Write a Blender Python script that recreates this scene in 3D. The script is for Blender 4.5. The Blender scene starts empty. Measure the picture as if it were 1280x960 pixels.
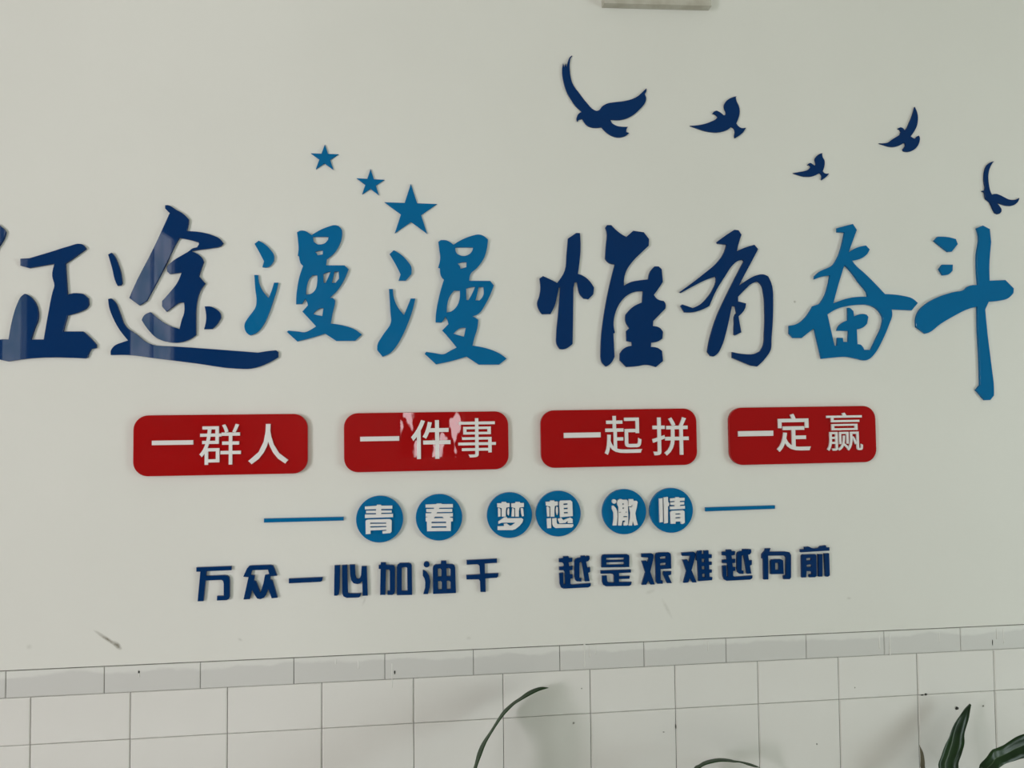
import bpy, bmesh, math, random
from mathutils import Vector, Matrix
random.seed(7)
scene = bpy.context.scene
col = scene.collection

# ------------------------------------------------------------------ camera
F_PX, ROLL, PITCH, YAW = 956.64, -0.0104, 0.0382, 0.1143
CAM = Vector((-0.1725, -1.7406, 1.5871))
_f = Vector((math.sin(YAW)*math.cos(PITCH), math.cos(YAW)*math.cos(PITCH), math.sin(PITCH)))
_r0 = Vector((math.cos(YAW), -math.sin(YAW), 0.0))
_u0 = _r0.cross(_f)
_r = math.cos(ROLL)*_r0 + math.sin(ROLL)*_u0
_u = -math.sin(ROLL)*_r0 + math.cos(ROLL)*_u0
cam_data = bpy.data.cameras.new('camera')
cam_data.sensor_width = 36.0
cam_data.lens = 36.0*F_PX/1280.0
cam_data.clip_start = 0.05
cam = bpy.data.objects.new('camera', cam_data)
cam.matrix_world = Matrix(((_r.x, _u.x, -_f.x, CAM.x), (_r.y, _u.y, -_f.y, CAM.y),
                           (_r.z, _u.z, -_f.z, CAM.z), (0, 0, 0, 1)))
col.objects.link(cam)
scene.camera = cam

def at(u, v, Y=0.0):
    """pixel of the 1280x960 photograph -> point on the plane y = Y (the wall is y = 0)"""
    d = _r*((u-640.0)/F_PX) + _u*((480.0-v)/F_PX) + _f
    t = (Y-CAM.y)/d.y
    return CAM + d*t

# ------------------------------------------------------------------ light
world = bpy.data.worlds.new('world'); scene.world = world
world.use_nodes = True
bg = world.node_tree.nodes['Background']
bg.inputs[0].default_value = (0.985, 0.99, 0.83, 1)
bg.inputs[1].default_value = 0.385

def area(name, loc, target, sx, sy, power, color, spread=180):
    l = bpy.data.lights.new(name, 'AREA'); l.shape = 'RECTANGLE'
    l.size, l.size_y, l.energy, l.color, l.spread = sx, sy, power, color, math.radians(spread)
    o = bpy.data.objects.new(name, l); o.location = loc
    o.rotation_euler = (Vector(target)-Vector(loc)).to_track_quat('-Z', 'Y').to_euler()
    col.objects.link(o)
    return o
# daylight of a window on the left-hand side, coming in through an invented doorway in the left wall
area('window_left_offscreen', (-5.0, -4.5, 1.45), (0.0, -4.5, 1.45), 1.6, 1.4, 190, (0.99, 0.935, 1.0))
# weaker, cooler daylight from the right-hand side
area('window_right_offscreen', (3.45, -2.0, 1.3), (0.0, -2.0, 1.3), 1.2, 1.6, 40, (0.86, 1.0, 1.0))

vs = scene.view_settings
vs.view_transform = 'Standard'; vs.look = 'None'; vs.exposure = 0.0; vs.gamma = 1.0
vs.use_curve_mapping = False

# ------------------------------------------------------------------ materials
def principled(name, color, rough=0.5, spec=0.5):
    m = bpy.data.materials.new(name); m.use_nodes = True
    b = m.node_tree.nodes['Principled BSDF']
    b.inputs['Base Color'].default_value = (*color, 1)
    b.inputs['Roughness'].default_value = rough
    b.inputs['Specular IOR Level'].default_value = spec
    return m, m.node_tree, b

def add_noise_color(nt, b, c1, c2, scale, detail=4, coord='Object', lo=0.35, hi=0.65):
    tc = nt.nodes.new('ShaderNodeTexCoord')
    n = nt.nodes.new('ShaderNodeTexNoise'); n.inputs['Scale'].default_value = scale
    n.inputs['Detail'].default_value = detail
    r = nt.nodes.new('ShaderNodeValToRGB')
    r.color_ramp.elements[0].position = lo; r.color_ramp.elements[0].color = (*c1, 1)
    r.color_ramp.elements[1].position = hi; r.color_ramp.elements[1].color = (*c2, 1)
    nt.links.new(tc.outputs[coord], n.inputs['Vector'])
    nt.links.new(n.outputs['Fac'], r.inputs['Fac'])
    nt.links.new(r.outputs['Color'], b.inputs['Base Color'])
    return tc, n, r

def add_bump(nt, b, scale, strength, dist=0.002, detail=3):
    tc = nt.nodes.new('ShaderNodeTexCoord')
    n = nt.nodes.new('ShaderNodeTexNoise'); n.inputs['Scale'].default_value = scale
    n.inputs['Detail'].default_value = detail
    bp = nt.nodes.new('ShaderNodeBump'); bp.inputs['Strength'].default_value = strength
    bp.inputs['Distance'].default_value = dist
    nt.links.new(tc.outputs['Object'], n.inputs['Vector'])
    nt.links.new(n.outputs['Fac'], bp.inputs['Height'])
    nt.links.new(bp.outputs['Normal'], b.inputs['Normal'])

def acrylic(name, color, rough=0.02, spec=0.14):
    m, nt, b = principled(name, color, rough, spec)
    add_noise_color(nt, b, tuple(c*0.97 for c in color), tuple(min(1, c*1.03) for c in color), 9.0)
    return m

NAVY = acrylic('navy_acrylic', (0.0008, 0.030, 0.128))
TEAL = acrylic('blue_acrylic', (0.0003, 0.138, 0.340))
RED = acrylic('red_acrylic', (0.385, 0.001, 0.0025), 0.012, 0.22)
WHITE = acrylic('white_acrylic', (0.80, 0.78, 0.77), 0.25)

PLASTER, nt, b = principled('white_plaster', (0.78, 0.77, 0.735), 0.75, 0.25)
tc, n, r = add_noise_color(nt, b, (0.770, 0.760, 0.712), (0.795, 0.785, 0.737), 1.7, 5)
add_bump(nt, b, 60.0, 0.16, 0.0015, 5)
# scuffs and smudges with a shape of their own: soft ellipses in wall coordinates
def smudge(nt, src, x, z, ang, lx, lz, color, amount):
    mp = nt.nodes.new('ShaderNodeMapping'); mp.vector_type = 'TEXTURE'
    mp.inputs['Location'].default_value = (x, 0.002, z)
    mp.inputs['Rotation'].default_value = (0, -ang, 0)
    mp.inputs['Scale'].default_value = (lx, 0.05, lz)
    g = nt.nodes.new('ShaderNodeTexGradient'); g.gradient_type = 'SPHERICAL'
    tcs = nt.nodes.new('ShaderNodeTexCoord')
    nz = nt.nodes.new('ShaderNodeTexNoise'); nz.inputs['Scale'].default_value = 140.0
    ml = nt.nodes.new('ShaderNodeMath'); ml.operation = 'MULTIPLY'
    m2 = nt.nodes.new('ShaderNodeMath'); m2.operation = 'MULTIPLY'; m2.inputs[1].default_value = amount*2.0
    m2.use_clamp = True
    mx = nt.nodes.new('ShaderNodeMix'); mx.data_type = 'RGBA'
    nt.links.new(tcs.outputs['Object'], mp.inputs['Vector'])
    nt.links.new(tcs.outputs['Object'], nz.inputs['Vector'])
    nt.links.new(mp.outputs['Vector'], g.inputs['Vector'])
    nt.links.new(g.outputs['Fac'], ml.inputs[0]); nt.links.new(nz.outputs['Fac'], ml.inputs[1])
    nt.links.new(ml.outputs[0], m2.inputs[0]); nt.links.new(m2.outputs[0], mx.inputs['Factor'])
    nt.links.new(src, mx.inputs['A']); mx.inputs['B'].default_value = (*color, 1)
    return mx.outputs['Result']
src = r.outputs['Color']
DIRT = (0.24, 0.22, 0.17)
for (u, v, ang, lp, wp, am) in [(134, 799.5, -0.63, 21, 2.6, .9), (146, 807, -0.8, 8, 3.6, 1.0),
                                (834, 761, -1.1, 16, 3, .22), (1062, 748, 0, 4, 2, .3), (813, 740, 0.3, 8, 3, .2),
                                (1034, 376.5, 0, 2.5, 2.5, .5), (994, 377, 0, 2.2, 2.2, .6), (586, 798, 0, 4, 3, .2),
                                (36, 809, 0, 4, 4, .2), (300, 800, -.5, 4, 2, .25), (455, 752, 1.2, 7, 2, .18)]:
    p = at(u, v)
    src = smudge(nt, src, p.x, p.z, ang, lp/550.0, wp/550.0, DIRT, am)
nt.links.new(src, b.inputs['Base Color'])

GLAZE, nt, b = principled('white_glazed_tile', (0.80, 0.785, 0.76), 0.22, 0.35)
add_noise_color(nt, b, (0.775, 0.755, 0.72), (0.815, 0.797, 0.765), 2.5, 3, 'Object')
add_bump(nt, b, 18.0, 0.04, 0.001, 2)

# grey border tile, smeared along its top with wall paint
BORDER, nt, b = principled('grey_border_tile', (0.60, 0.60, 0.60), 0.3, 0.35)
tcb = nt.nodes.new('ShaderNodeTexCoord')
sep = nt.nodes.new('ShaderNodeSeparateXYZ'); nt.links.new(tcb.outputs['Object'], sep.inputs[0])
geo = nt.nodes.new('ShaderNodeNewGeometry')
mpb = nt.nodes.new('ShaderNodeMapping'); mpb.inputs['Scale'].default_value = (0.8, 1.0, 1.2)
nt.links.new(geo.outputs['Position'], mpb.inputs['Vector'])
nb = nt.nodes.new('ShaderNodeTexNoise'); nb.inputs['Scale'].default_value = 9.0; nb.inputs['Detail'].default_value = 6.0
nb.inputs['Roughness'].default_value = 0.55
nt.links.new(mpb.outputs['Vector'], nb.inputs['Vector'])
mm = nt.nodes.new('ShaderNodeMath'); mm.operation = 'MULTIPLY_ADD'
mm.inputs[1].default_value = 0.045
nt.links.new(nb.outputs['Fac'], mm.inputs[0]); nt.links.new(sep.outputs['Z'], mm.inputs[2])
rb = nt.nodes.new('ShaderNodeMapRange')
rb.inputs['From Min'].default_value = 0.0340; rb.inputs['From Max'].default_value = 0.0400
nt.links.new(mm.outputs[0], rb.inputs['Value'])
mb = nt.nodes.new('ShaderNodeMix'); mb.data_type = 'RGBA'
mb.inputs['A'].default_value = (0.662, 0.652, 0.628, 1); mb.inputs['B'].default_value = (0.76, 0.752, 0.72, 1)
nt.links.new(rb.outputs['Result'], mb.inputs['Factor'])
nt.links.new(mb.outputs['Result'], b.inputs['Base Color'])

GROUT, nt, b = principled('dark_grout', (0.16, 0.155, 0.14), 0.9, 0.1)
add_noise_color(nt, b, (0.10, 0.095, 0.085), (0.24, 0.235, 0.21), 30.0)
PAINT, nt, b = principled('dried_wall_paint', (0.80, 0.79, 0.755), 0.5, 0.3)
add_noise_color(nt, b, (0.78, 0.77, 0.73), (0.82, 0.81, 0.78), 40.0)
SPECK, nt, b = principled('dark_dirt', (0.03, 0.035, 0.03), 0.8, 0.2)
add_noise_color(nt, b, (0.02, 0.02, 0.02), (0.07, 0.07, 0.06), 200.0)
STAIN, nt, b = principled('faint_stain', (0.30, 0.29, 0.26), 0.8, 0.2)
add_noise_color(nt, b, (0.24, 0.23, 0.2), (0.42, 0.41, 0.37), 200.0)
FLOORM, nt, b = principled('grey_floor', (0.45, 0.43, 0.40), 0.5, 0.3)
add_noise_color(nt, b, (0.40, 0.385, 0.36), (0.48, 0.46, 0.43), 6.0)
BOARDM, nt, b = principled('weathered_board', (0.42, 0.40, 0.33), 0.6, 0.3)
add_noise_color(nt, b, (0.46, 0.43, 0.36), (0.58, 0.56, 0.49), 25.0)
TERRA, nt, b = principled('glazed_pot', (0.35, 0.32, 0.28), 0.3, 0.4)
add_noise_color(nt, b, (0.30, 0.27, 0.24), (0.40, 0.37, 0.33), 8.0)
SOIL, nt, b = principled('potting_soil', (0.05, 0.035, 0.025), 0.95, 0.1)
add_noise_color(nt, b, (0.03, 0.02, 0.015), (0.09, 0.065, 0.045), 60.0)
CANE, nt, b = principled('cane_stem', (0.20, 0.19, 0.09), 0.7, 0.2)
add_noise_color(nt, b, (0.14, 0.13, 0.07), (0.27, 0.25, 0.13), 30.0)

def leaf_material(name, c1, c2, trans, spec=0.35, mix=0.35):
    m, nt, b = principled(name, c1, 0.28, 0.5)
    add_noise_color(nt, b, c1, c2, 14.0, 4)
    b.inputs['Specular IOR Level'].default_value = spec
    t = nt.nodes.new('ShaderNodeBsdfTranslucent'); t.inputs['Color'].default_value = (*trans, 1)
    mx = nt.nodes.new('ShaderNodeMixShader'); mx.inputs['Fac'].default_value = mix
    out = nt.nodes['Material Output']
    nt.links.new(b.outputs[0], mx.inputs[1]); nt.links.new(t.outputs[0], mx.inputs[2])
    nt.links.new(mx.outputs[0], out.inputs['Surface'])
    return m
LEAF = leaf_material('green_leaf', (0.007, 0.026, 0.007), (0.020, 0.060, 0.014), (0.08, 0.20, 0.06))
ARCHLEAF = leaf_material('thin_arching_leaf', (0.006, 0.018, 0.006), (0.014, 0.036, 0.010), (0.16, 0.38, 0.12), 0.02, 0.45)
DRYLEAF = leaf_material('dry_leaf', (0.10, 0.09, 0.06), (0.22, 0.20, 0.14), (0.25, 0.2, 0.1))
RIB = leaf_material('leaf_midrib', (0.06, 0.10, 0.05), (0.10, 0.15, 0.08), (0.1, 0.2, 0.08))

GLOW = bpy.data.materials.new('overcast_daylight'); GLOW.use_nodes = True
nt = GLOW.node_tree; nt.nodes.remove(nt.nodes['Principled BSDF'])
em = nt.nodes.new('ShaderNodeEmission')
tcg = nt.nodes.new('ShaderNodeTexCoord'); ng = nt.nodes.new('ShaderNodeTexNoise'); ng.inputs['Scale'].default_value = 2.2
ng.inputs['Detail'].default_value = 5
rg = nt.nodes.new('ShaderNodeValToRGB')
rg.color_ramp.elements[0].position = .36; rg.color_ramp.elements[0].color = (.45, .60, .55, 1)
rg.color_ramp.elements[1].position = .6; rg.color_ramp.elements[1].color = (1, 1, 1, 1)
nt.links.new(tcg.outputs['Object'], ng.inputs['Vector']); nt.links.new(ng.outputs['Fac'], rg.inputs['Fac'])
nt.links.new(rg.outputs['Color'], em.inputs['Color']); em.inputs['Strength'].default_value = 9.0
nt.links.new(em.outputs[0], nt.nodes['Material Output'].inputs['Surface'])

# added glow in an invented bright-and-dark pattern, mirrored as shards on a plaque
GLOW_PATTERN = bpy.data.materials.new('added_glow_pattern'); GLOW_PATTERN.use_nodes = True
nt = GLOW_PATTERN.node_tree; nt.nodes.remove(nt.nodes['Principled BSDF'])
em = nt.nodes.new('ShaderNodeEmission')
tcg = nt.nodes.new('ShaderNodeTexCoord')
mpg = nt.nodes.new('ShaderNodeMapping'); mpg.inputs['Rotation'].default_value = (0, 0.5, 0); mpg.inputs['Scale'].default_value = (5.5, 1, 2.6)
mpg.inputs['Location'].default_value = (1.3, 0, 0.4)
ng = nt.nodes.new('ShaderNodeTexNoise'); ng.inputs['Scale'].default_value = 1.0; ng.inputs['Detail'].default_value = 2
rg = nt.nodes.new('ShaderNodeValToRGB')
rg.color_ramp.elements[0].position = .55; rg.color_ramp.elements[0].color = (.01, .012, .01, 1)
rg.color_ramp.elements[1].position = .58; rg.color_ramp.elements[1].color = (1, .97, 1, 1)
nt.links.new(tcg.outputs['Object'], mpg.inputs['Vector']); nt.links.new(mpg.outputs['Vector'], ng.inputs['Vector'])
nt.links.new(ng.outputs['Fac'], rg.inputs['Fac'])
nt.links.new(rg.outputs['Color'], em.inputs['Color']); em.inputs['Strength'].default_value = 21.0
nt.links.new(em.outputs[0], nt.nodes['Material Output'].inputs['Surface'])

# ------------------------------------------------------------------ mesh helpers
def obj(name, mesh, mat, parent=None):
    if mat is not None and not mesh.materials:
        mesh.materials.append(mat)
    o = bpy.data.objects.new(name, mesh)
    col.objects.link(o)
    if parent is not None:
        o.parent = parent
    return o

def empty(name, loc):
    o = bpy.data.objects.new(name, None); o.empty_display_size = 0.05
    o.location = loc
    col.objects.link(o)
    return o

def tag(o, label=None, cat=None, group=None, kind=None):
    if label: o['label'] = label
    if cat: o['category'] = cat
    if group: o['group'] = group
    if kind: o['kind'] = kind
    return o

def add_box(bm, x0, x1, y0, y1, z0, z1):
    v = [bm.verts.new((x, y, z)) for x in (x0, x1) for y in (y0, y1) for z in (z0, z1)]
    for f in ((0, 1, 3, 2), (4, 6, 7, 5), (0, 4, 5, 1), (2, 3, 7, 6), (0, 2, 6, 4), (1, 5, 7, 3)):
        bm.faces.new([v[i] for i in f])

def bm_mesh(bm, name, smooth=False):
    bmesh.ops.recalc_face_normals(bm, faces=bm.faces[:])
    me = bpy.data.meshes.new(name); bm.to_mesh(me); bm.free()
    if smooth:
        for p in me.polygons: p.use_smooth = True
    return me

def box_mesh(name, *boxes):
    bm = bmesh.new()
    for bx in boxes: add_box(bm, *bx)
    return bm_mesh(bm, name)

def tile_mesh(name, w, h, depth, ch=0.0024):
    """bevelled slab centred on x/z, front (towards -y) at y=0"""
    bm = bmesh.new()
    rings = []
    for (dx, y) in ((0, depth), (0, ch*0.9), (ch*0.5, ch*0.25), (ch, 0)):
        x, z = w/2-dx, h/2-dx
        rings.append([bm.verts.new(p) for p in ((-x, y, -z), (x, y, -z), (x, y, z), (-x, y, z))])
    for a, c in zip(rings, rings[1:]):
        for i in range(4):
            bm.faces.new((a[i], a[(i+1) % 4], c[(i+1) % 4], c[i]))
    bm.faces.new(rings[-1]); bm.faces.new(rings[0][::-1])
    return bm_mesh(bm, name)

def smooth_poly(pts, limit=36.0, sub=3, long=1e9):
    """Catmull-Rom through gentle vertices, sharp corners kept"""
    n = len(pts); P = [Vector(p) for p in pts]
    corner = []
    for i in range(n):
        a = P[i]-P[i-1]; c = P[(i+1) % n]-P[i]
        ang = 180 if a.length == 0 or c.length == 0 else math.degrees(a.angle(c))
        corner.append(ang > limit or (ang > 9 and max(a.length, c.length) > long))
    out = []
    for i in range(n):
        p1, p2 = P[i], P[(i+1) % n]
        out.append(p1)
        if corner[i] and corner[(i+1) % n]:
            continue
        L = (p2-p1).length
        def tan(j):
            a = P[j]-P[j-1]; c = P[(j+1) % n]-P[j]
            la, lc = a.length, c.length
            if corner[j]: return None
            return (a/la*lc + c/lc*la).normalized() if la and lc else c
        t1, t2 = tan(i), tan((i+1) % n)
        if t1 is None: t1 = ((p2-p1)*1.5 - t2*L*0.5)/L
        if t2 is None: t2 = ((p2-p1)*1.5 - t1*L*0.5)/L
        for k in range(1, sub+1):
            s = k/(sub+1)
            h1 = 2*s**3-3*s**2+1; h2 = s**3-2*s**2+s; h3 = -2*s**3+3*s**2; h4 = s**3-s**2
            out.append(p1*h1 + t1*L*h2 + p2*h3 + t2*L*h4)
    return [(p.x, p.y) for p in out]

def extruded(name, loops, y_back, y_front, bevel=0.0004):
    """loops of (x, z): filled by the even-odd rule and extruded from y_back to y_front"""
    cu = bpy.data.curves.new(name+'_outline', 'CURVE'); cu.dimensions = '2D'; cu.fill_mode = 'BOTH'
    for lp in loops:
        s = cu.splines.new('POLY'); s.points.add(len(lp)-1); s.use_cyclic_u = True
        for p, q in zip(s.points, lp): p.co = (q[0], q[1], 0, 1)
    return solid_curve(name, cu, y_back, y_front, bevel)

def solid_curve(name, cu, y_back, y_front, bevel=0.0):
    t = (y_back-y_front)/2
    cu.extrude = t
    if bevel:
        cu.extrude = t-bevel; cu.bevel_depth = bevel; cu.bevel_resolution = 0; cu.offset = -bevel
    o = bpy.data.objects.new(name, cu); col.objects.link(o)
    dg = bpy.context.evaluated_depsgraph_get()
    me = bpy.data.meshes.new_from_object(o.evaluated_get(dg))
    bpy.data.objects.remove(o); bpy.data.curves.remove(cu)
    me.name = name
    me.materials.clear()
    # curve plane (x, y) -> wall plane (x, z), front face towards -y
    for v in me.vertices:
        x, y, z = v.co
        v.co = (x, (y_back+y_front)/2 - z, y)
    bm = bmesh.new(); bm.from_mesh(me)
    bmesh.ops.remove_doubles(bm, verts=bm.verts[:], dist=1e-6)
    bmesh.ops.recalc_face_normals(bm, faces=bm.faces[:])
    bm.to_mesh(me); bm.free()
    for p in me.polygons: p.use_smooth = False
    return me

WY = 0.002            # face of the plaster

def traced(pts, crop, Y, smooth=True):
    x0, y0, s = crop
    if smooth: pts = smooth_poly(pts, long=23*s)
    out = []
    for (a, c) in pts:
        p = at(x0+a/s, y0+c/s, Y)
        out.append((p.x, p.z))
    return out

def recentre(me, c):
    for v in me.vertices: v.co = v.co - c

def make_character(name, label, cat, crop, pieces, mat, thick=0.006, group=None, part='stroke', smooth=True):
    """pieces: list of [outer, hole, hole...] in crop pixels; one piece -> one mesh, more -> Empty with parts"""
    yf = WY-thick
    meshes = [extruded(name, [traced(l, crop, yf, smooth) for l in pc], WY+0.0005, yf) for pc in pieces]
    allv = [v.co for me in meshes for v in me.vertices]
    c = Vector(((min(v.x for v in allv)+max(v.x for v in allv))/2, WY, min(v.z for v in allv)))
    if len(meshes) == 1:
        recentre(meshes[0], c); o = obj(name, meshes[0], mat); o.location = c
    else:
        o = empty(name, c)
        for me in meshes:
            lc = sum((v.co for v in me.vertices), Vector())/len(me.vertices)
            recentre(me, lc)
            p = obj(part, me, mat, o); p.location = lc-c
    return tag(o, label, cat, group)

# ------------------------------------------------------------------ the room
XL, XR = -2.65, 3.6
H = 3.6
TZ = 1.0               # top of the white tiles / underside of the grey border
BH = 0.0564            # border height
wall = tag(obj('wall_back', box_mesh('wall_back', (XL, XR, WY, 0.22, TZ+BH+0.0014, H), (XL, XR, 0.0042, 0.22, 0, TZ+BH)), PLASTER), kind='structure')
grout = tag(obj('grout', box_mesh('grout', (XL, XR, 0.0032, 0.006, 0.0, TZ+BH+0.0016)), GROUT, wall))
G = 0.0013
cols = range(-13, 18)
full = tile_mesh('tile', 0.2-G, 0.3-G*0.8, 0.004)
cut = tile_mesh('tile_cut', 0.2-G, 0.0991-G*0.8, 0.004)
for m_ in (full, cut): m_.materials.append(GLAZE)
for i in cols:
    x = 0.2*i+0.1
    o = obj('tile', cut, None, wall); o.location = (x, random.uniform(-.0003, .0003), TZ-0.0991/2)
    o.rotation_euler = (random.uniform(-.003, .003), 0, random.uniform(-.003, .003))
    for r_ in range(3):
        o = obj('tile', full, None, wall); o.location = (x, random.uniform(-.0003, .0003), TZ-0.0991-0.15-0.3*r_)
        o.rotation_euler = (random.uniform(-.0025, .0025), 0, random.uniform(-.0025, .0025))
BW = 0.1967
bt = tile_mesh('border_tile', BW-0.0012, BH-0.001, 0.004, 0.0016); bt.materials.append(BORDER)
for i in range(-9, 14):
    o = obj('border_tile', bt, None, wall)
    o.location = (-0.853+BW*(i+0.5), random.uniform(-.0002, .0002), TZ+BH/2)
    o.rotation_euler = (random.uniform(-.003, .003), 0, random.uniform(-.003, .003))

# paint runs over the border
def drip_mesh(w, h):
    bm = bmesh.new()
    prof = [(0, .75), (.25, .5), (.6, .42), (.85, .55), (.95, .4), (1, .05)]
    rows = []
    for (t, k) in prof:
        x = w*k; d = 0.0009*(0.6+t*.6) if t < 1 else 0.0002
        rows.append([bm.verts.new(p) for p in ((-x, 0.0004, -h*t), (-x*.5, -d, -h*t), (x*.5, -d, -h*t), (x, 0.0004, -h*t))])
    for a, c in zip(rows, rows[1:]):
        for i in range(3): bm.faces.new((a[i], a[i+1], c[i+1], c[i]))
    return bm_mesh(bm, 'paint_run', True)
for (u, v, w, h) in [(730.5, 805, 2.6, 29), (737, 806, 2.0, 16), (744.5, 806, 2.2, 12), (1099, 794, 3.4, 18), (1112, 793, 2.6, 28),
                     (1174, 790, 2.4, 14), (1245.5, 786, 2.0, 14), (1254, 786, 2.4, 20), (885, 802, 2.2, 12), (490, 829, 2.2, 30),
                     (448, 826, 3.0, 10), (174, 838, 2.0, 8), (419.5, 824, 2.4, 6)]:
    p = at(u, v); o = obj('paint_run', drip_mesh(w/550.0/2*1.3, h/550.0), PAINT, wall); o.location = (p.x, -0.0002, p.z)

# little dirt spots stuck to the tiles
def speck_mesh(w, h):
    bm = bmesh.new(); n = 9; ring = []
    for i in range(n):
        a = 2*math.pi*i/n; k = random.uniform(.75, 1.1)
        ring.append(bm.verts.new((w/2*k*math.cos(a), 0, h/2*k*math.sin(a))))
    c = bm.verts.new((0, -min(w, h)*.3, 0))
    for i in range(n): bm.faces.new((ring[i], ring[(i+1) % n], c))
    return bm_mesh(bm, 'dirt_speck')
for (u, v, w, h) in [(1196, 885.3, 5.2, 5), (1157, 867.8, 4.5, 3.2), (1152.5, 868.8, 5, 2), (1229, 882.5, 3, 3), (717, 903.8, 3, 3.2), (1021, 930, 2.4, 2.4),
                     (727, 860.5, 2, 2), (1068.5, 859.5, 2, 2), (829.5, 915, 2.5, 1.6), (844.6, 908, 1.6, 7), (493.5, 840.5, 2.2, 5), (1240.5, 803, 1.6, 9), (173.8, 840, 2.2, 5)]:
    p = at(u, v); o = obj('dirt_speck', speck_mesh(w/550.0, h/550.0), SPECK if w*h > 9.5 and w != 3 or h == 9 else STAIN, wall); o.location = (p.x, -0.0004, p.z)

floor = tag(obj('floor', box_mesh('floor', (XL-0.2, XR, -7.5, 0.22, -0.1, 0.0)), FLOORM), kind='structure')
# left-hand wall with a tall window and a doorway invented and widened to admit light
wl = [(XL-0.2, XL, -0.95, 0.0, 0, H), (XL-0.2, XL, -2.76, -0.95, 2.6, H), (XL-0.2, XL, -2.80, -2.76, 0, H),
      (XL-0.2, XL, -3.40, -2.80, 0, 1.72), (XL-0.2, XL, -3.40, -2.80, 3.4, H), (XL-0.2, XL, -5.05, -3.40, 0, H),
      (XL-0.2, XL, -6.25, -5.05, 0, 1.72), (XL-0.2, XL, -6.25, -5.05, 3.4, H), (XL-0.2, XL, -7.5, -6.25, 0, H)]
tag(obj('wall_left', box_mesh('wall_left', *wl), PLASTER), kind='structure')
def window(name, yc, w, sill, h):
    win = tag(empty(name, (XL, yc, sill)), kind='structure')
    k = w/2
    fb = [(-.06, 0, -k, -k+.03, 0, h), (-.06, 0, k-.03, k, 0, h), (-.06, 0, -k+.03, k-.03, 0, .04), (-.06, 0, -k+.03, k-.03, h-.04, h), (-.05, -.01, -.015, .015, .04, h-.04)]
    obj('window_frame', box_mesh('window_frame', *fb), WHITE, win)
    obj('window_pane_offscreen', box_mesh('window_pane', (-.04, -.035, -k+.03, -.015, .04, h-.04)), GLOW, win)
    obj('window_pane_offscreen', box_mesh('window_pane', (-.04, -.035, .015, k-.03, .04, h-.04)), GLOW, win)
window('window_1', -3.10, 0.60, 1.72, 1.68)
window('window_2', -5.65, 1.20, 1.72, 1.68)

# wall behind the photographer with an added window, its glow there to reflect in a plaque
FX0, FX1, FZ0, FZ1, FY = -0.48, 0.30, 1.05, 1.66, -7.5
wf = [(XL-0.2, FX0, FY-.2, FY, 0, H), (FX1, XR, FY-.2, FY, 0, H), (FX0, FX1, FY-.2, FY, 0, FZ0), (FX0, FX1, FY-.2, FY, FZ1, H)]
tag(obj('wall_front', box_mesh('wall_front', *wf), PLASTER), kind='structure')
w3 = tag(empty('added_window', ((FX0+FX1)/2, FY, FZ0)), kind='structure')
k, h = (FX1-FX0)/2, FZ1-FZ0
obj('window_frame', box_mesh('window_frame', (-k, -k+.02, -.1, -.05, 0, h), (k-.02, k, -.1, -.05, 0, h), (-k+.02, k-.02, -.1, -.05, 0, .02), (-k+.02, k-.02, -.1, -.05, h-.02, h)), WHITE, w3)
obj('window_pane_offscreen', box_mesh('window_pane', (-k+.02, k-.02, -.08, -.075, .02, h-.02)), GLOW_PATTERN, w3)

# ------------------------------------------------------------------ board high on the wall
a, c = at(753.5, 3.8, -0.02), at(888.2, 7.2, -0.02)
me = tile_mesh('wall_board', (c-a).length, 0.20, 0.0215, 0.001)
o = obj('wall_board', me, BOARDM); o.location = ((a.x+c.x)/2, -0.02, (a.z+c.z)/2+0.10)
o.rotation_euler = (0, -math.atan2(c.z-a.z, c.x-a.x), 0)
tag(o, 'grey-beige board mounted on the wall above the flying birds', 'board')

# ------------------------------------------------------------------ big brush-script characters
Z1 = (0, 240, 4.0)
make_character('brush_character', 'large navy brush-script character 征 with a bluish reflection, beside the 途', 'letter', Z1, [
    [[(-50, 745), (0, 737), (42, 737), (60, 640), (85, 560), (105, 522), (124, 508), (145, 518), (172, 548), (188, 590), (189, 632), (170, 685), (153, 737),
      (218, 737), (240, 610), (262, 500), (271, 468), (260, 418), (272, 358), (145, 380), (101, 368), (101, 333), (145, 331), (250, 300), (340, 272), (402, 259),
      (412, 262), (430, 283), (380, 320), (326, 357), (330, 430), (336, 515), (350, 509), (415, 509), (440, 530), (443, 562), (430, 582), (400, 598), (336, 617),
      (325, 655), (314, 697), (415, 697), (450, 728), (480, 762), (480, 780), (455, 785), (443, 805), (437, 825), (425, 832), (150, 832), (40, 847), (0, 838), (-50, 822)]],
    [[(-10, 160), (0, 170), (14, 180), (27, 198), (20, 225), (-5, 268), (-60, 340), (-110, 380), (-125, 360), (-60, 260)]],
    [[(-40, 400), (-22, 420), (-60, 500), (-60, 760), (-95, 780), (-100, 560), (-160, 620), (-170, 590), (-90, 490)]]], NAVY, group='brush-script slogan characters')
Z2 = (120, 240, 4.0)
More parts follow.
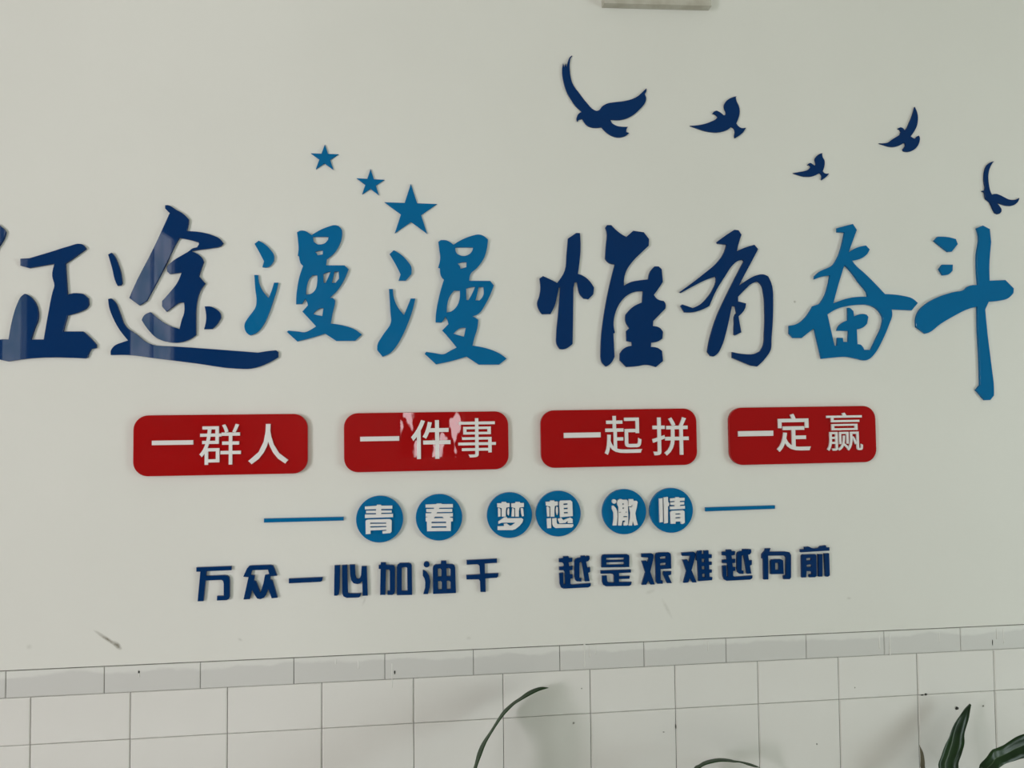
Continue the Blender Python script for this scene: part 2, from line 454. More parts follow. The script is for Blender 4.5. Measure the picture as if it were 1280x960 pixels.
make_character('brush_character', 'large navy brush-script character 途 with a pale reflection and long sweeping foot stroke', 'letter', Z2, [
    [[(60, 312), (78, 303), (92, 320), (108, 355), (122, 400), (130, 455), (122, 467), (108, 469), (100, 455), (80, 380)]],
    [[(345, 66), (358, 65), (400, 88), (440, 112), (463, 136), (460, 165), (453, 195), (520, 200), (580, 215), (620, 235), (636, 255), (622, 270), (580, 280), (520, 288),
      (472, 296), (505, 308), (530, 330), (538, 348), (525, 385), (514, 420), (546, 457), (522, 490), (508, 530), (500, 580), (499, 640), (499, 715), (470, 735), (415, 753),
      (350, 748), (300, 728), (262, 690), (240, 660), (228, 640), (240, 617), (272, 600), (300, 625), (350, 660), (417, 685), (428, 640), (440, 605), (440, 553), (420, 552),
      (390, 570), (352, 598), (330, 572), (330, 545), (370, 500), (405, 455), (428, 402), (368, 410), (355, 396), (355, 370), (390, 340), (440, 310), (465, 295), (478, 284),
      (505, 276), (514, 262), (513, 252), (480, 242), (416, 229), (400, 255), (350, 360), (252, 545), (217, 567), (166, 530), (180, 495), (290, 275), (368, 105), (345, 82)]],
    [[(543, 572), (570, 572), (600, 585), (620, 605), (624, 628), (605, 660), (580, 685), (540, 686), (551, 630)]],
    [[(60, 535), (75, 531), (95, 550), (115, 595), (148, 672), (200, 710), (260, 755), (300, 768), (400, 773), (600, 787), (810, 803), (860, 795), (900, 791), (911, 800),
      (911, 826), (860, 855), (775, 883), (700, 883), (500, 857), (300, 832), (160, 815), (73, 815), (73, 795), (90, 770), (130, 752), (160, 742), (125, 700), (85, 630), (65, 575)]]],
    NAVY, group='brush-script slogan characters')
Z3 = (290, 260, 960/180)
make_character('brush_character', 'large blue brush-script character 漫 right after the navy 途', 'letter', Z3, [
    [[(150, 238), (178, 217), (230, 250), (262, 285), (277, 308), (278, 350), (245, 390), (232, 395), (202, 394), (213, 355), (190, 310)]],
    [[(148, 446), (173, 446), (180, 500), (200, 545), (243, 600), (262, 555), (280, 497), (308, 497), (298, 540), (270, 630), (240, 715), (205, 785), (165, 830), (122, 849),
      (108, 842), (84, 805), (84, 772), (105, 735), (160, 650), (163, 625), (155, 540)]],
    [[(433, 162), (450, 152), (485, 152), (510, 165), (530, 180), (580, 150), (640, 125), (690, 114), (710, 120), (733, 148), (732, 195), (715, 245), (680, 300), (632, 340),
      (626, 382), (750, 382), (777, 407), (760, 450), (735, 500), (700, 550), (650, 598), (672, 600), (688, 615), (685, 640), (670, 700), (658, 770), (700, 775), (760, 788),
      (820, 810), (865, 843), (820, 885), (695, 886), (620, 837), (540, 862), (435, 889), (366, 826), (374, 817), (440, 823), (485, 828), (530, 808), (560, 789), (520, 745),
      (468, 690), (505, 650), (500, 625), (487, 605), (475, 625), (465, 640), (427, 641), (428, 600), (435, 530), (450, 455), (474, 385), (458, 370), (450, 345), (446, 320),
      (438, 318), (443, 280), (440, 220)],
     [(538, 192), (643, 191), (640, 212), (615, 236), (570, 243), (545, 225)], [(550, 293), (575, 285), (605, 281), (605, 308), (570, 315), (565, 303)],
     [(568, 447), (535, 448), (512, 475), (498, 520), (493, 577), (525, 572), (555, 545), (568, 490)], [(608, 440), (635, 427), (657, 423), (640, 465), (625, 498), (611, 498)],
     [(682, 425), (711, 421), (713, 470), (690, 498), (665, 499), (675, 460)], [(540, 706), (565, 680), (585, 669), (609, 667), (602, 720), (570, 715)]]],
    TEAL, group='brush-script slogan characters')
Z4 = (460, 280, 960/190)
make_character('brush_character', 'large blue brush-script character 漫 below the biggest star', 'letter', Z4, [
    [[(136, 190), (163, 165), (205, 190), (250, 235), (273, 270), (274, 315), (238, 357), (193, 357), (206, 318), (180, 265)]],
    [[(132, 410), (157, 410), (163, 465), (185, 520), (227, 575), (248, 525), (270, 470), (299, 470), (288, 520), (255, 620), (220, 700), (180, 770), (140, 815), (92, 838),
      (58, 797), (59, 765), (95, 700), (145, 620), (142, 560)]],
    [[(444, 112), (460, 101), (495, 103), (515, 112), (540, 130), (590, 100), (650, 76), (710, 67), (735, 78), (758, 98), (752, 150), (735, 210), (690, 275), (648, 315),
      (640, 358), (772, 359), (795, 387), (775, 440), (740, 510), (700, 565), (660, 583), (675, 590), (697, 605), (690, 660), (672, 720), (660, 768), (720, 778), (780, 795),
      (835, 820), (876, 850), (828, 888), (700, 888), (622, 837), (540, 862), (430, 886), (358, 820), (368, 807), (420, 815), (478, 822), (520, 800), (560, 780), (520, 730),
      (468, 672), (508, 632), (500, 605), (488, 585), (475, 610), (463, 622), (427, 621), (428, 580), (440, 500), (460, 415), (480, 350), (465, 335), (455, 300), (454, 277),
      (443, 275), (456, 215), (450, 160)],
     [(552, 147), (663, 147), (660, 165), (640, 190), (600, 202), (565, 190), (553, 170)], [(565, 250), (590, 242), (622, 240), (622, 272), (585, 283), (580, 265)],
     [(580, 421), (545, 420), (520, 450), (502, 500), (498, 558), (525, 552), (560, 520), (578, 475)], [(620, 408), (650, 399), (676, 397), (655, 445), (635, 480), (622, 480)],
     [(700, 398), (728, 398), (728, 450), (705, 482), (679, 482), (690, 440)], [(540, 693), (560, 672), (585, 657), (617, 656), (606, 712), (570, 702)]]],
    TEAL, group='brush-script slogan characters')
Z5 = (660, 270, 4.8)
make_character('brush_character', 'large navy brush-script character 惟 between a blue 漫 and the navy 有', 'letter', Z5, [
    [[(240, 135), (290, 101), (312, 102), (316, 170), (300, 347), (330, 358), (370, 390), (397, 430), (392, 470), (363, 499), (335, 495), (312, 470), (300, 430), (294, 397),
      (280, 398), (273, 430), (271, 600), (268, 768), (210, 800), (190, 798), (172, 768), (170, 715), (180, 600), (193, 430), (186, 425), (175, 480), (160, 540), (135, 588),
      (85, 589), (70, 570), (55, 522), (68, 480), (75, 435), (69, 375), (90, 360), (130, 378), (175, 401), (222, 325), (232, 230)]],
    [[(465, 68), (475, 54), (500, 54), (525, 80), (560, 108), (590, 125), (632, 88), (695, 97), (727, 138), (725, 178), (680, 220), (630, 270), (595, 320), (580, 360), (576, 418),
      (620, 395), (660, 387), (722, 380), (735, 330), (760, 302), (785, 302), (803, 320), (810, 395), (780, 440), (756, 473), (775, 497), (815, 510), (825, 525), (825, 555),
      (752, 630), (750, 660), (790, 670), (811, 695), (807, 735), (785, 750), (740, 760), (738, 785), (780, 792), (805, 810), (811, 870), (768, 906), (710, 893), (650, 902),
      (590, 906), (551, 865), (552, 825), (575, 795), (625, 778), (622, 757), (592, 750), (590, 690), (609, 672), (585, 628), (587, 590), (630, 545), (685, 518), (690, 451),
      (640, 455), (590, 480), (550, 525), (525, 580), (514, 655), (522, 700), (513, 705), (520, 845), (485, 895), (468, 903), (445, 880), (436, 840), (440, 720), (455, 600),
      (480, 460), (521, 290), (485, 280), (463, 255), (468, 180), (472, 90)]]], NAVY, group='brush-script slogan characters')
Z6 = (840, 270, 4.8)
make_character('brush_character', 'large navy brush-script character 有 between the navy 惟 and the blue 奋', 'letter', Z6, [
    [[(270, 155), (320, 118), (375, 82), (400, 85), (418, 112), (405, 150), (390, 210), (450, 185), (495, 172), (518, 198), (480, 270), (440, 345), (402, 418), (450, 385),
      (500, 358), (550, 350), (578, 362), (598, 405), (608, 470), (607, 600), (598, 740), (594, 800), (560, 855), (512, 903), (475, 898), (362, 851), (362, 816), (430, 828),
      (490, 828), (530, 810), (548, 778), (556, 700), (558, 560), (552, 470), (535, 410), (515, 392), (480, 405), (440, 440), (397, 485), (398, 512), (445, 524), (440, 552),
      (400, 602), (417, 698), (380, 716), (372, 710), (374, 650), (380, 590), (388, 580), (380, 542), (360, 540), (350, 590), (325, 700), (300, 780), (270, 830), (250, 843),
      (232, 840), (213, 815), (222, 760), (240, 690), (270, 600), (320, 490), (380, 370), (432, 270), (425, 262), (395, 270), (360, 300), (320, 360), (270, 440), (225, 540),
      (180, 562), (130, 577), (77, 578), (52, 538), (62, 530), (125, 552), (170, 530), (215, 485), (245, 440), (265, 375), (262, 362), (200, 385), (120, 425), (55, 461),
      (47, 455), (110, 410), (200, 340), (270, 280), (310, 225), (328, 172), (275, 165)]]], NAVY, group='brush-script slogan characters')
Z7 = (970, 270, 4.8)
make_character('brush_character', 'large blue brush-script character 奋 between the navy 有 and the blue 斗', 'letter', Z7, [
    [[(368, 72), (462, 47), (486, 83), (465, 140), (437, 218), (480, 192), (540, 176), (563, 200), (550, 225), (520, 250), (458, 268), (470, 285), (540, 350), (655, 468),
      (760, 478), (820, 495), (852, 522), (815, 566), (695, 560), (699, 590), (680, 650), (640, 745), (590, 830), (565, 855), (540, 866), (490, 858), (420, 845), (360, 848),
      (274, 857), (232, 678), (222, 678), (155, 732), (105, 732), (80, 705), (80, 658), (125, 648), (180, 605), (205, 570), (222, 540), (262, 527), (295, 475), (312, 420),
      (325, 357), (285, 362), (232, 379), (232, 360), (260, 335), (345, 290), (370, 250), (395, 180), (412, 98), (368, 97)],
     [(412, 292), (440, 320), (500, 400), (550, 475), (550, 484), (480, 486), (420, 497), (375, 512), (345, 524), (370, 430)],
     [(310, 590), (360, 560), (430, 540), (500, 532), (560, 535), (605, 555), (630, 585), (641, 610), (638, 650), (600, 740), (570, 803), (530, 803), (525, 790), (510, 772),
      (490, 768), (486, 680), (520, 670), (548, 645), (555, 605), (545, 592), (520, 587), (470, 602), (465, 570), (445, 551), (432, 550), (433, 625), (400, 640), (375, 665),
      (367, 688), (437, 690), (434, 755), (405, 755), (402, 731), (370, 730), (368, 778), (352, 778), (330, 680)]]], TEAL, group='brush-script slogan characters')
Z8 = (1130, 270, 4.0)
make_character('brush_character', 'large blue brush-script character 斗 with a long vertical stroke below the last bird', 'letter', Z8, [
    [[(152, 123), (170, 103), (220, 105), (260, 115), (270, 140), (240, 178), (222, 179), (185, 150)]],
    [[(177, 265), (192, 243), (245, 243), (244, 272), (225, 291), (196, 296)]],
    [[(365, 60), (395, 47), (430, 65), (437, 130), (428, 245), (429, 323), (508, 320), (550, 362), (548, 385), (520, 412), (480, 423), (425, 428), (407, 467), (420, 600),
      (440, 760), (451, 860), (451, 897), (432, 920), (405, 921), (361, 870), (382, 845), (378, 700), (370, 550), (369, 453), (330, 462), (250, 500), (180, 542), (125, 583),
      (108, 588), (63, 555), (62, 510), (75, 475), (110, 440), (180, 402), (250, 380), (305, 367), (320, 353), (372, 345), (366, 270), (366, 190), (376, 100)]]],
    TEAL, group='brush-script slogan characters')

# ------------------------------------------------------------------ birds and stars
BG = 'navy flying birds'
make_character('bird_cutout', 'largest navy bird, long wing raised, flying under the wall board', 'bird', (690, 60, 8.0), [
    [[(203, 80), (190, 95), (180, 140), (180, 230), (205, 350), (280, 460), (350, 550), (420, 618), (445, 628), (468, 622), (500, 585), (550, 555), (620, 542), (720, 530),
      (800, 510), (860, 480), (910, 435), (945, 402), (945, 430), (928, 460), (943, 500), (935, 540), (880, 610), (810, 670), (740, 705), (680, 718), (584, 715), (600, 750),
      (650, 778), (700, 786), (760, 787), (745, 815), (745, 840), (772, 848), (750, 870), (700, 890), (640, 890), (570, 860), (495, 790), (440, 797), (390, 790), (350, 770),
      (320, 735), (303, 708), (270, 715), (256, 735), (247, 715), (252, 680), (270, 652), (300, 636), (240, 580), (190, 510), (150, 440), (120, 350), (103, 250), (103, 200),
      (112, 150), (122, 190), (137, 150), (148, 190), (160, 130), (180, 90), (200, 74)]]], NAVY, 0.004, BG)
make_character('bird_cutout', 'navy bird with fan tail and blunt upright wing beside the largest bird', 'bird', (850, 110, 12.8), [
    [[(905, 130), (895, 150), (905, 200), (945, 290), (958, 360), (950, 440), (930, 500), (903, 565), (950, 620), (985, 638), (1058, 633), (1010, 710), (950, 760), (878, 803),
      (872, 760), (878, 680), (860, 645), (825, 620), (780, 655), (700, 690), (600, 708), (480, 700), (380, 680), (280, 645), (158, 604), (280, 595), (400, 572), (500, 535),
      (570, 500), (603, 460), (570, 425), (520, 405), (555, 370), (590, 360), (640, 385), (700, 435), (727, 432), (735, 390), (712, 330), (706, 280), (735, 215), (800, 165)]]], NAVY, 0.004, BG)
make_character('bird_cutout', 'smallest navy bird with fan tail, flying above the blue 奋', 'bird', (980, 180, 1222/70), [
    [[(845, 195), (835, 215), (850, 290), (885, 350), (893, 410), (885, 480), (850, 590), (890, 635), (930, 645), (985, 640), (950, 690), (900, 735), (830, 785), (815, 770),
      (825, 690), (810, 655), (780, 630), (700, 675), (600, 708), (540, 712), (420, 705), (330, 680), (200, 635), (320, 612), (420, 595), (500, 572), (560, 530), (585, 490),
      (560, 465), (515, 455), (540, 425), (580, 410), (615, 428), (665, 468), (690, 462), (698, 430), (680, 370), (680, 320), (710, 270), (770, 220)]]], NAVY, 0.004, BG)
make_character('bird_cutout', 'navy bird with pointed wings and broad rounded tail', 'bird', (1090, 125, 960/70), [
    [[(735, 115), (770, 190), (788, 260), (790, 350), (770, 450), (730, 530), (668, 620), (700, 645), (740, 665), (770, 625), (805, 608), (822, 640), (820, 700), (790, 780),
      (730, 845), (660, 880), (590, 885), (545, 875), (530, 845), (575, 780), (570, 740), (545, 732), (500, 765), (440, 790), (380, 803), (300, 798), (220, 775), (120, 742),
      (200, 740), (270, 730), (340, 680), (420, 630), (480, 590), (497, 545), (480, 505), (443, 488), (490, 465), (530, 478), (562, 518), (590, 490), (640, 390), (690, 270), (715, 190)]]], NAVY, 0.004, BG)
make_character('bird_cutout', 'small slim navy bird just above the blue 斗', 'bird', (1210, 190, 960/85), [
    [[(370, 130), (345, 160), (310, 230), (293, 300), (290, 380), (300, 470), (318, 550), (340, 600), (400, 590), (450, 605), (520, 640), (580, 668), (640, 675), (690, 665),
      (728, 645), (715, 690), (680, 730), (620, 758), (560, 758), (490, 742), (410, 715), (450, 765), (475, 805), (475, 840), (450, 868), (420, 876), (385, 862), (360, 820),
      (335, 760), (310, 710), (250, 655), (240, 610), (232, 565), (200, 555), (205, 545), (240, 540), (243, 500), (232, 420), (230, 340), (240, 260), (265, 195), (310, 150)]]], NAVY, 0.004, BG)

def star_outline(t):
    T = [Vector(p) for p in t]; out = []
    def cross(p, q, r, s):
        d1 = q-p; d2 = s-r; k = d1.x*d2.y-d1.y*d2.x
        return p + d1*(((r.x-p.x)*d2.y-(r.y-p.y)*d2.x)/k)
    for i in range(5):
        out.append(tuple(T[i]))
        out.append(tuple(cross(T[i], T[(i+2) % 5], T[(i+1) % 5], T[(i-1) % 5])))
    return out
SC = (370, 170, 1280/190)
for tips, lab in [(((243, 70), (358, 153), (315, 283), (167, 277), (125, 145)), 'small blue five-pointed star, topmost of the three stars'),
                  (((628, 277), (745, 368), (698, 497), (557, 490), (510, 355)), 'small blue five-pointed star between the other two stars'),
                  (((967, 403), (1188, 572), (1105, 822), (832, 818), (745, 557)), 'biggest blue five-pointed star, just above the second 漫')]:
    make_character('star_cutout', lab, 'star', SC, [[star_outline(tips)]], TEAL, 0.004, 'blue stars', smooth=False)

# ------------------------------------------------------------------ red plaques with white lettering
PT = 0.010          # thickness of a plaque
LT = 0.004          # thickness of its letters
def glyph_mesh(ch, x0, x1, z0, z1, y_back, y_front, bold):
    fc = bpy.data.curves.new('glyph', 'FONT'); fc.body = ch; fc.size = 1.0; fc.offset = bold; fc.resolution_u = 4
    me = solid_curve('character', fc, y_back, y_front)
    xs = [v.co.x for v in me.vertices]; zs = [v.co.z for v in me.vertices]
    ax, bx, az, bz = min(xs), max(xs), min(zs), max(zs)
    for v in me.vertices:
        v.co.x = x0+(v.co.x-ax)/(bx-ax)*(x1-x0); v.co.z = z0+(v.co.z-az)/(bz-az)*(z1-z0)
    return me

def rounded(w, h, r, n=9):
    out = []
    for (cx, cz, a0) in ((w/2-r, h/2-r, 0), (-w/2+r, h/2-r, 90), (-w/2+r, -h/2+r, 180), (w/2-r, -h/2+r, 270)):
        for i in range(n+1):
            a = math.radians(a0+90*i/n); out.append((cx+r*math.cos(a), cz+r*math.sin(a)))
    return out
PLAQ = [((166.5, 384.5, 518.3, 593.7), (155, 505, 1280/240), [('一', 185, 460, 243, 273), ('群', 502, 778, 133, 405), ('人', 828, 1095, 133, 400)], 'red rounded plaque with white raised characters 一群人 (yi qun ren)'),
        ((430, 635.5, 515.3, 588.5), (420, 505, 1280/230), [('一', 168, 440, 225, 257), ('件', 522, 797, 110, 382), ('事', 850, 1112, 100, 372)], 'red rounded plaque with white raised characters 一件事 (yi jian shi)'),
        ((676, 871, 511.8, 583), (665, 500, 1280/220), [('一', 232, 500, 236, 273), ('起', 528, 800, 115, 397), ('拼', 875, 1140, 127, 405)], 'red rounded plaque with white raised characters 一起拼 (yi qi pin)'),
        ((912, 1095, 508.5, 579.5), (900, 500, 1280/210), [('一', 140, 407, 234, 274), ('定', 432, 690, 105, 392), ('赢', 815, 1087, 98, 387)], 'red rounded plaque with white raised characters 一定赢 (yi ding ying)')]
BOLD = {'人': .013, '群': 0.003, '件': .011, '事': 0.003, '起': .007, '拼': .008, '定': .010, '赢': 0}
TILT = [0.0, 0.003, 0.004, 0.004]
for (pb, crop, chars, lab), tilt in zip(PLAQ, TILT):
    um, vm = (pb[0]+pb[1])/2, (pb[2]+pb[3])/2
    c0, c1, ct, cb = at(pb[0], vm, WY-PT), at(pb[1], vm, WY-PT), at(um, pb[2], WY-PT), at(um, pb[3], WY-PT)
    w, h = c1.x-c0.x, ct.z-cb.z
    cx, cz = (c0.x+c1.x)/2, (ct.z+cb.z)/2
    pq = empty('slogan_plaque', (cx, WY, cz))
    pq.rotation_euler = (0, -tilt, 0)
    me = extruded('board', [rounded(w, h, 0.031)], 0.0005, -PT)
    obj('board', me, RED, pq)
    x0, y0, s = crop
    yf = -PT-LT
    for (ch, a0, a1, b0, b1) in chars:
        pa = at(x0+a0/s, y0+(b0+b1)/2/s, WY+yf); pb_ = at(x0+a1/s, y0+(b0+b1)/2/s, WY+yf)
        pt = at(x0+(a0+a1)/2/s, y0+b0/s, WY+yf); pd = at(x0+(a0+a1)/2/s, y0+b1/s, WY+yf)
        X0, X1, Z0, Z1_ = pa.x-cx, pb_.x-cx, pd.z-cz, pt.z-cz
        if ch == '一':
            sl = (pb_.z-pa.z)
            me = extruded('character', [[(X0, Z0), (X1, Z0), (X1, Z1_), (X0, Z1_)]], -PT+0.0003, yf, 0.0003)
        else:
            me = glyph_mesh(ch, X0, X1, Z0, Z1_, -PT+0.0003, yf, BOLD[ch])
        tag(obj('character', me, WHITE, pq), 'raised white character '+ch)
    tag(pq, lab, 'sign', 'red plaques')

# ------------------------------------------------------------------ blue discs with white characters
DT, CT = 0.009, 0.006
K = 960/70
PINYIN = {'青': 'qing, youth, next to the bar', '春': 'chun, spring', '梦': 'meng, dream', '想': 'xiang, think', '激': 'ji, arouse', '情': 'qing, feeling, next to the bar'}
DISC = [
 ('青', (474.6, 648.9, 29.4), (440, 615, K), [
   [[(222, 250), (420, 238), (425, 220), (495, 220), (502, 236), (690, 235), (690, 288), (500, 292), (500, 316), (680, 318), (680, 355), (505, 358), (500, 380), (702, 375), (702, 432),
     (222, 447), (222, 387), (412, 384), (410, 362), (240, 362), (240, 322), (412, 318), (412, 294), (222, 300)]],
   [[(232, 500), (245, 482), (280, 474), (640, 465), (665, 475), (680, 495), (678, 680), (655, 705), (525, 715), (520, 672), (590, 664), (590, 648), (315, 660), (318, 718), (235, 724)],
    [(312, 525), (585, 525), (585, 545), (312, 548)], [(312, 588), (590, 582), (590, 602), (312, 612)]]]),
 ('春', (548.9, 646.6, 29.0), (515, 612, K), [
   [[(232, 258), (415, 250), (425, 240), (505, 240), (510, 250), (700, 250), (700, 308), (470, 312), (465, 332), (690, 332), (690, 382), (430, 388), (420, 408), (700, 405), (700, 462),
     (645, 465), (660, 480), (700, 490), (700, 545), (668, 548), (665, 710), (258, 715), (255, 548), (235, 545), (235, 480), (275, 470), (235, 465), (235, 408), (330, 405), (338, 388), (245, 385),
     (245, 335), (375, 330), (380, 312), (232, 308)],
    [(375, 492), (395, 465), (520, 465), (548, 490)], [(335, 552), (585, 550), (585, 575), (335, 578)], [(335, 630), (590, 628), (590, 655), (335, 658)]]]),
 ('梦', (637.0, 643.9, 28.2), (602, 610, K), [
   [[(268, 265), (340, 262), (350, 240), (420, 240), (428, 260), (480, 262), (480, 328), (425, 335), (415, 400), (415, 492), (345, 492), (345, 345), (270, 330)]],
   [[(283, 348), (300, 345), (322, 360), (325, 400), (325, 488), (285, 495)]],
   [[(455, 345), (472, 355), (475, 440), (462, 475), (445, 455), (440, 400)]],
   [[(512, 265), (578, 262), (585, 240), (655, 240), (665, 260), (725, 258), (725, 325), (650, 335), (640, 400), (640, 492), (578, 492), (575, 345), (512, 330)]],
   [[(525, 350), (545, 345), (560, 365), (560, 490), (515, 490)]],
   [[(672, 345), (712, 348), (725, 480), (695, 488), (680, 440)]],
   [[(288, 575), (340, 540), (390, 505), (430, 498), (440, 520), (690, 518), (715, 540), (700, 590), (650, 650), (580, 705), (530, 722), (275, 722), (275, 658), (385, 655), (385, 615),
     (430, 610), (490, 650), (520, 640), (580, 600), (560, 595), (350, 595), (290, 615)]]]),
 ('想', (698.0, 642.0, 28.0), (663, 608, K), [
   [[(262, 265), (335, 262), (345, 243), (410, 243), (415, 262), (470, 260), (472, 325), (420, 335), (412, 400), (412, 520), (345, 520), (342, 345), (270, 330)]],
   [[(280, 350), (305, 345), (325, 365), (327, 515), (290, 520)]],
   [[(452, 345), (470, 360), (473, 450), (458, 495), (445, 460), (438, 400)]],
   [[(495, 270), (520, 245), (690, 240), (718, 265), (728, 510), (510, 530), (505, 450)], [(568, 295), (640, 290), (640, 315), (568, 320)], [(572, 368), (642, 365), (642, 390), (572, 393)],
    [(575, 442), (645, 437), (645, 462), (575, 465)]],
   [[(283, 555), (355, 545), (358, 715), (292, 718)]],
   [[(375, 550), (448, 545), (452, 620), (465, 648), (735, 648), (738, 675), (710, 705), (430, 715), (395, 690), (378, 650)]],
   [[(468, 558), (530, 540), (565, 580), (640, 550), (690, 535), (725, 560), (725, 630), (640, 630), (645, 590), (600, 625), (500, 635)]]]),
 ('激', (780.4, 639.6, 27.4), (745, 605, K), [
   [[(313+38*math.cos(i*math.pi/8), 300+38*math.sin(i*math.pi/8)) for i in range(16)]],
   [[(275, 378), (300, 370), (340, 410), (362, 460), (370, 560), (355, 710), (290, 712), (305, 600), (305, 500), (290, 460), (275, 430)]],
   [[(362, 320), (375, 280), (410, 260), (440, 260), (460, 272), (525, 270), (545, 290), (550, 460), (555, 540), (550, 700), (520, 712), (475, 712), (475, 660), (500, 655), (500, 625),
     (455, 630), (440, 712), (380, 712), (385, 600), (385, 520), (390, 400), (370, 360)],
    [(450, 335), (480, 330), (480, 355), (452, 358)], [(455, 405), (482, 400), (480, 425), (455, 428)], [(472, 552), (540, 548), (540, 568), (470, 572)],
    [(395, 480), (425, 478), (425, 490), (395, 492)], [(505, 478), (535, 475), (535, 488), (505, 490)]],
   [[(565, 260), (640, 260), (645, 290), (700, 290), (715, 310), (700, 400), (675, 500), (690, 600), (718, 700), (660, 712), (632, 640), (618, 712), (560, 712), (585, 600), (592, 500),
     (575, 430), (568, 400), (615, 400), (630, 365), (615, 360), (600, 385), (555, 385)]]]),
 ('情', (839.3, 638.0, 27.0), (805, 603, K), [
   [[(262, 280), (320, 272), (325, 680), (272, 688)]],
   [[(338, 260), (410, 250), (415, 330), (432, 360), (430, 400), (412, 410), (412, 695), (350, 705), (345, 500)]],
   [[(452, 278), (540, 268), (550, 255), (600, 255), (608, 268), (698, 265), (695, 315), (615, 318), (615, 340), (690, 338), (690, 380), (620, 385), (620, 408), (702, 402), (702, 452),
     (450, 465), (450, 415), (530, 410), (530, 388), (455, 385), (455, 342), (530, 338), (530, 318), (452, 322)]],
   [[(455, 510), (480, 488), (670, 478), (695, 495), (700, 690), (670, 712), (640, 712), (630, 670), (545, 672), (540, 708), (462, 710)], [(540, 535), (625, 530), (625, 550), (540, 553)],
    [(540, 598), (625, 592), (625, 615), (540, 618)]]])]
for ch, (u, v, rad), crop, pieces in DISC:
    c = at(u, v, WY-DT); R = (at(u+rad, v, WY-DT)-at(u-rad, v, WY-DT)).length/2
    d = empty('character_disc', (c.x, WY, c.z))
    obj('disc', extruded('disc', [[(R*math.cos(i*math.pi/32), R*math.sin(i*math.pi/32)) for i in range(64)]], 0.0005, -DT), TEAL, d)
    yf = WY-DT-CT
    loops = []
    for pc in pieces:
        for lp in pc:
            loops.append([(x-c.x, z-c.z) for (x, z) in traced(lp, crop, yf, False)])
    me = extruded('character', loops, -DT+0.0003, -DT-CT, 0.0002)
    tag(obj('character', me, WHITE, d), 'raised white character '+ch)
    tag(d, 'round blue disc with white character %s (%s)' % (ch, PINYIN[ch]), 'sign', 'blue discs')

for quad, lab in [(((329.8, 648.3), (429.5, 646.1), (429.5, 650.7), (329.8, 653.3)), 'longer thin blue bar before the 青 disc'),
                  (((882, 634.3), (968.9, 631.7), (968.9, 636.0), (882, 639.3)), 'shorter thin blue bar after the 情 disc')]:
    make_character('dash_bar', lab, 'bar', (0, 0, 1.0), [[list(quad)]], TEAL, 0.006, 'blue bars', smooth=False)

# ------------------------------------------------------------------ line of navy block characters
YUE = [
   [[(140, 215), (225, 205), (228, 170), (330, 165), (340, 200), (412, 200), (405, 275), (335, 290), (345, 365), (415, 362), (410, 440), (350, 450), (365, 530), (415, 530), (415, 605),
     (370, 615), (370, 710), (400, 735), (780, 705), (775, 760), (730, 790), (230, 815), (180, 790), (155, 720), (145, 505), (225, 495), (230, 720), (265, 730), (255, 480), (225, 445),
     (145, 447), (145, 380), (240, 370), (235, 320), (205, 290), (140, 285)]],
   [[(450, 270), (470, 225), (520, 200), (572, 192), (580, 158), (665, 155), (680, 180), (700, 158), (750, 160), (755, 220), (730, 260), (685, 275), (710, 400), (765, 385), (765, 480),
     (725, 500), (755, 665), (660, 670), (600, 300), (575, 275), (550, 300), (550, 600), (590, 605), (590, 672), (500, 670), (465, 640), (450, 560)]]]
YUE2 = [[[(145+(x-140)*605/640, 150+(y-155)*635/660) for (x, y) in lp] for lp in pc] for pc in YUE]
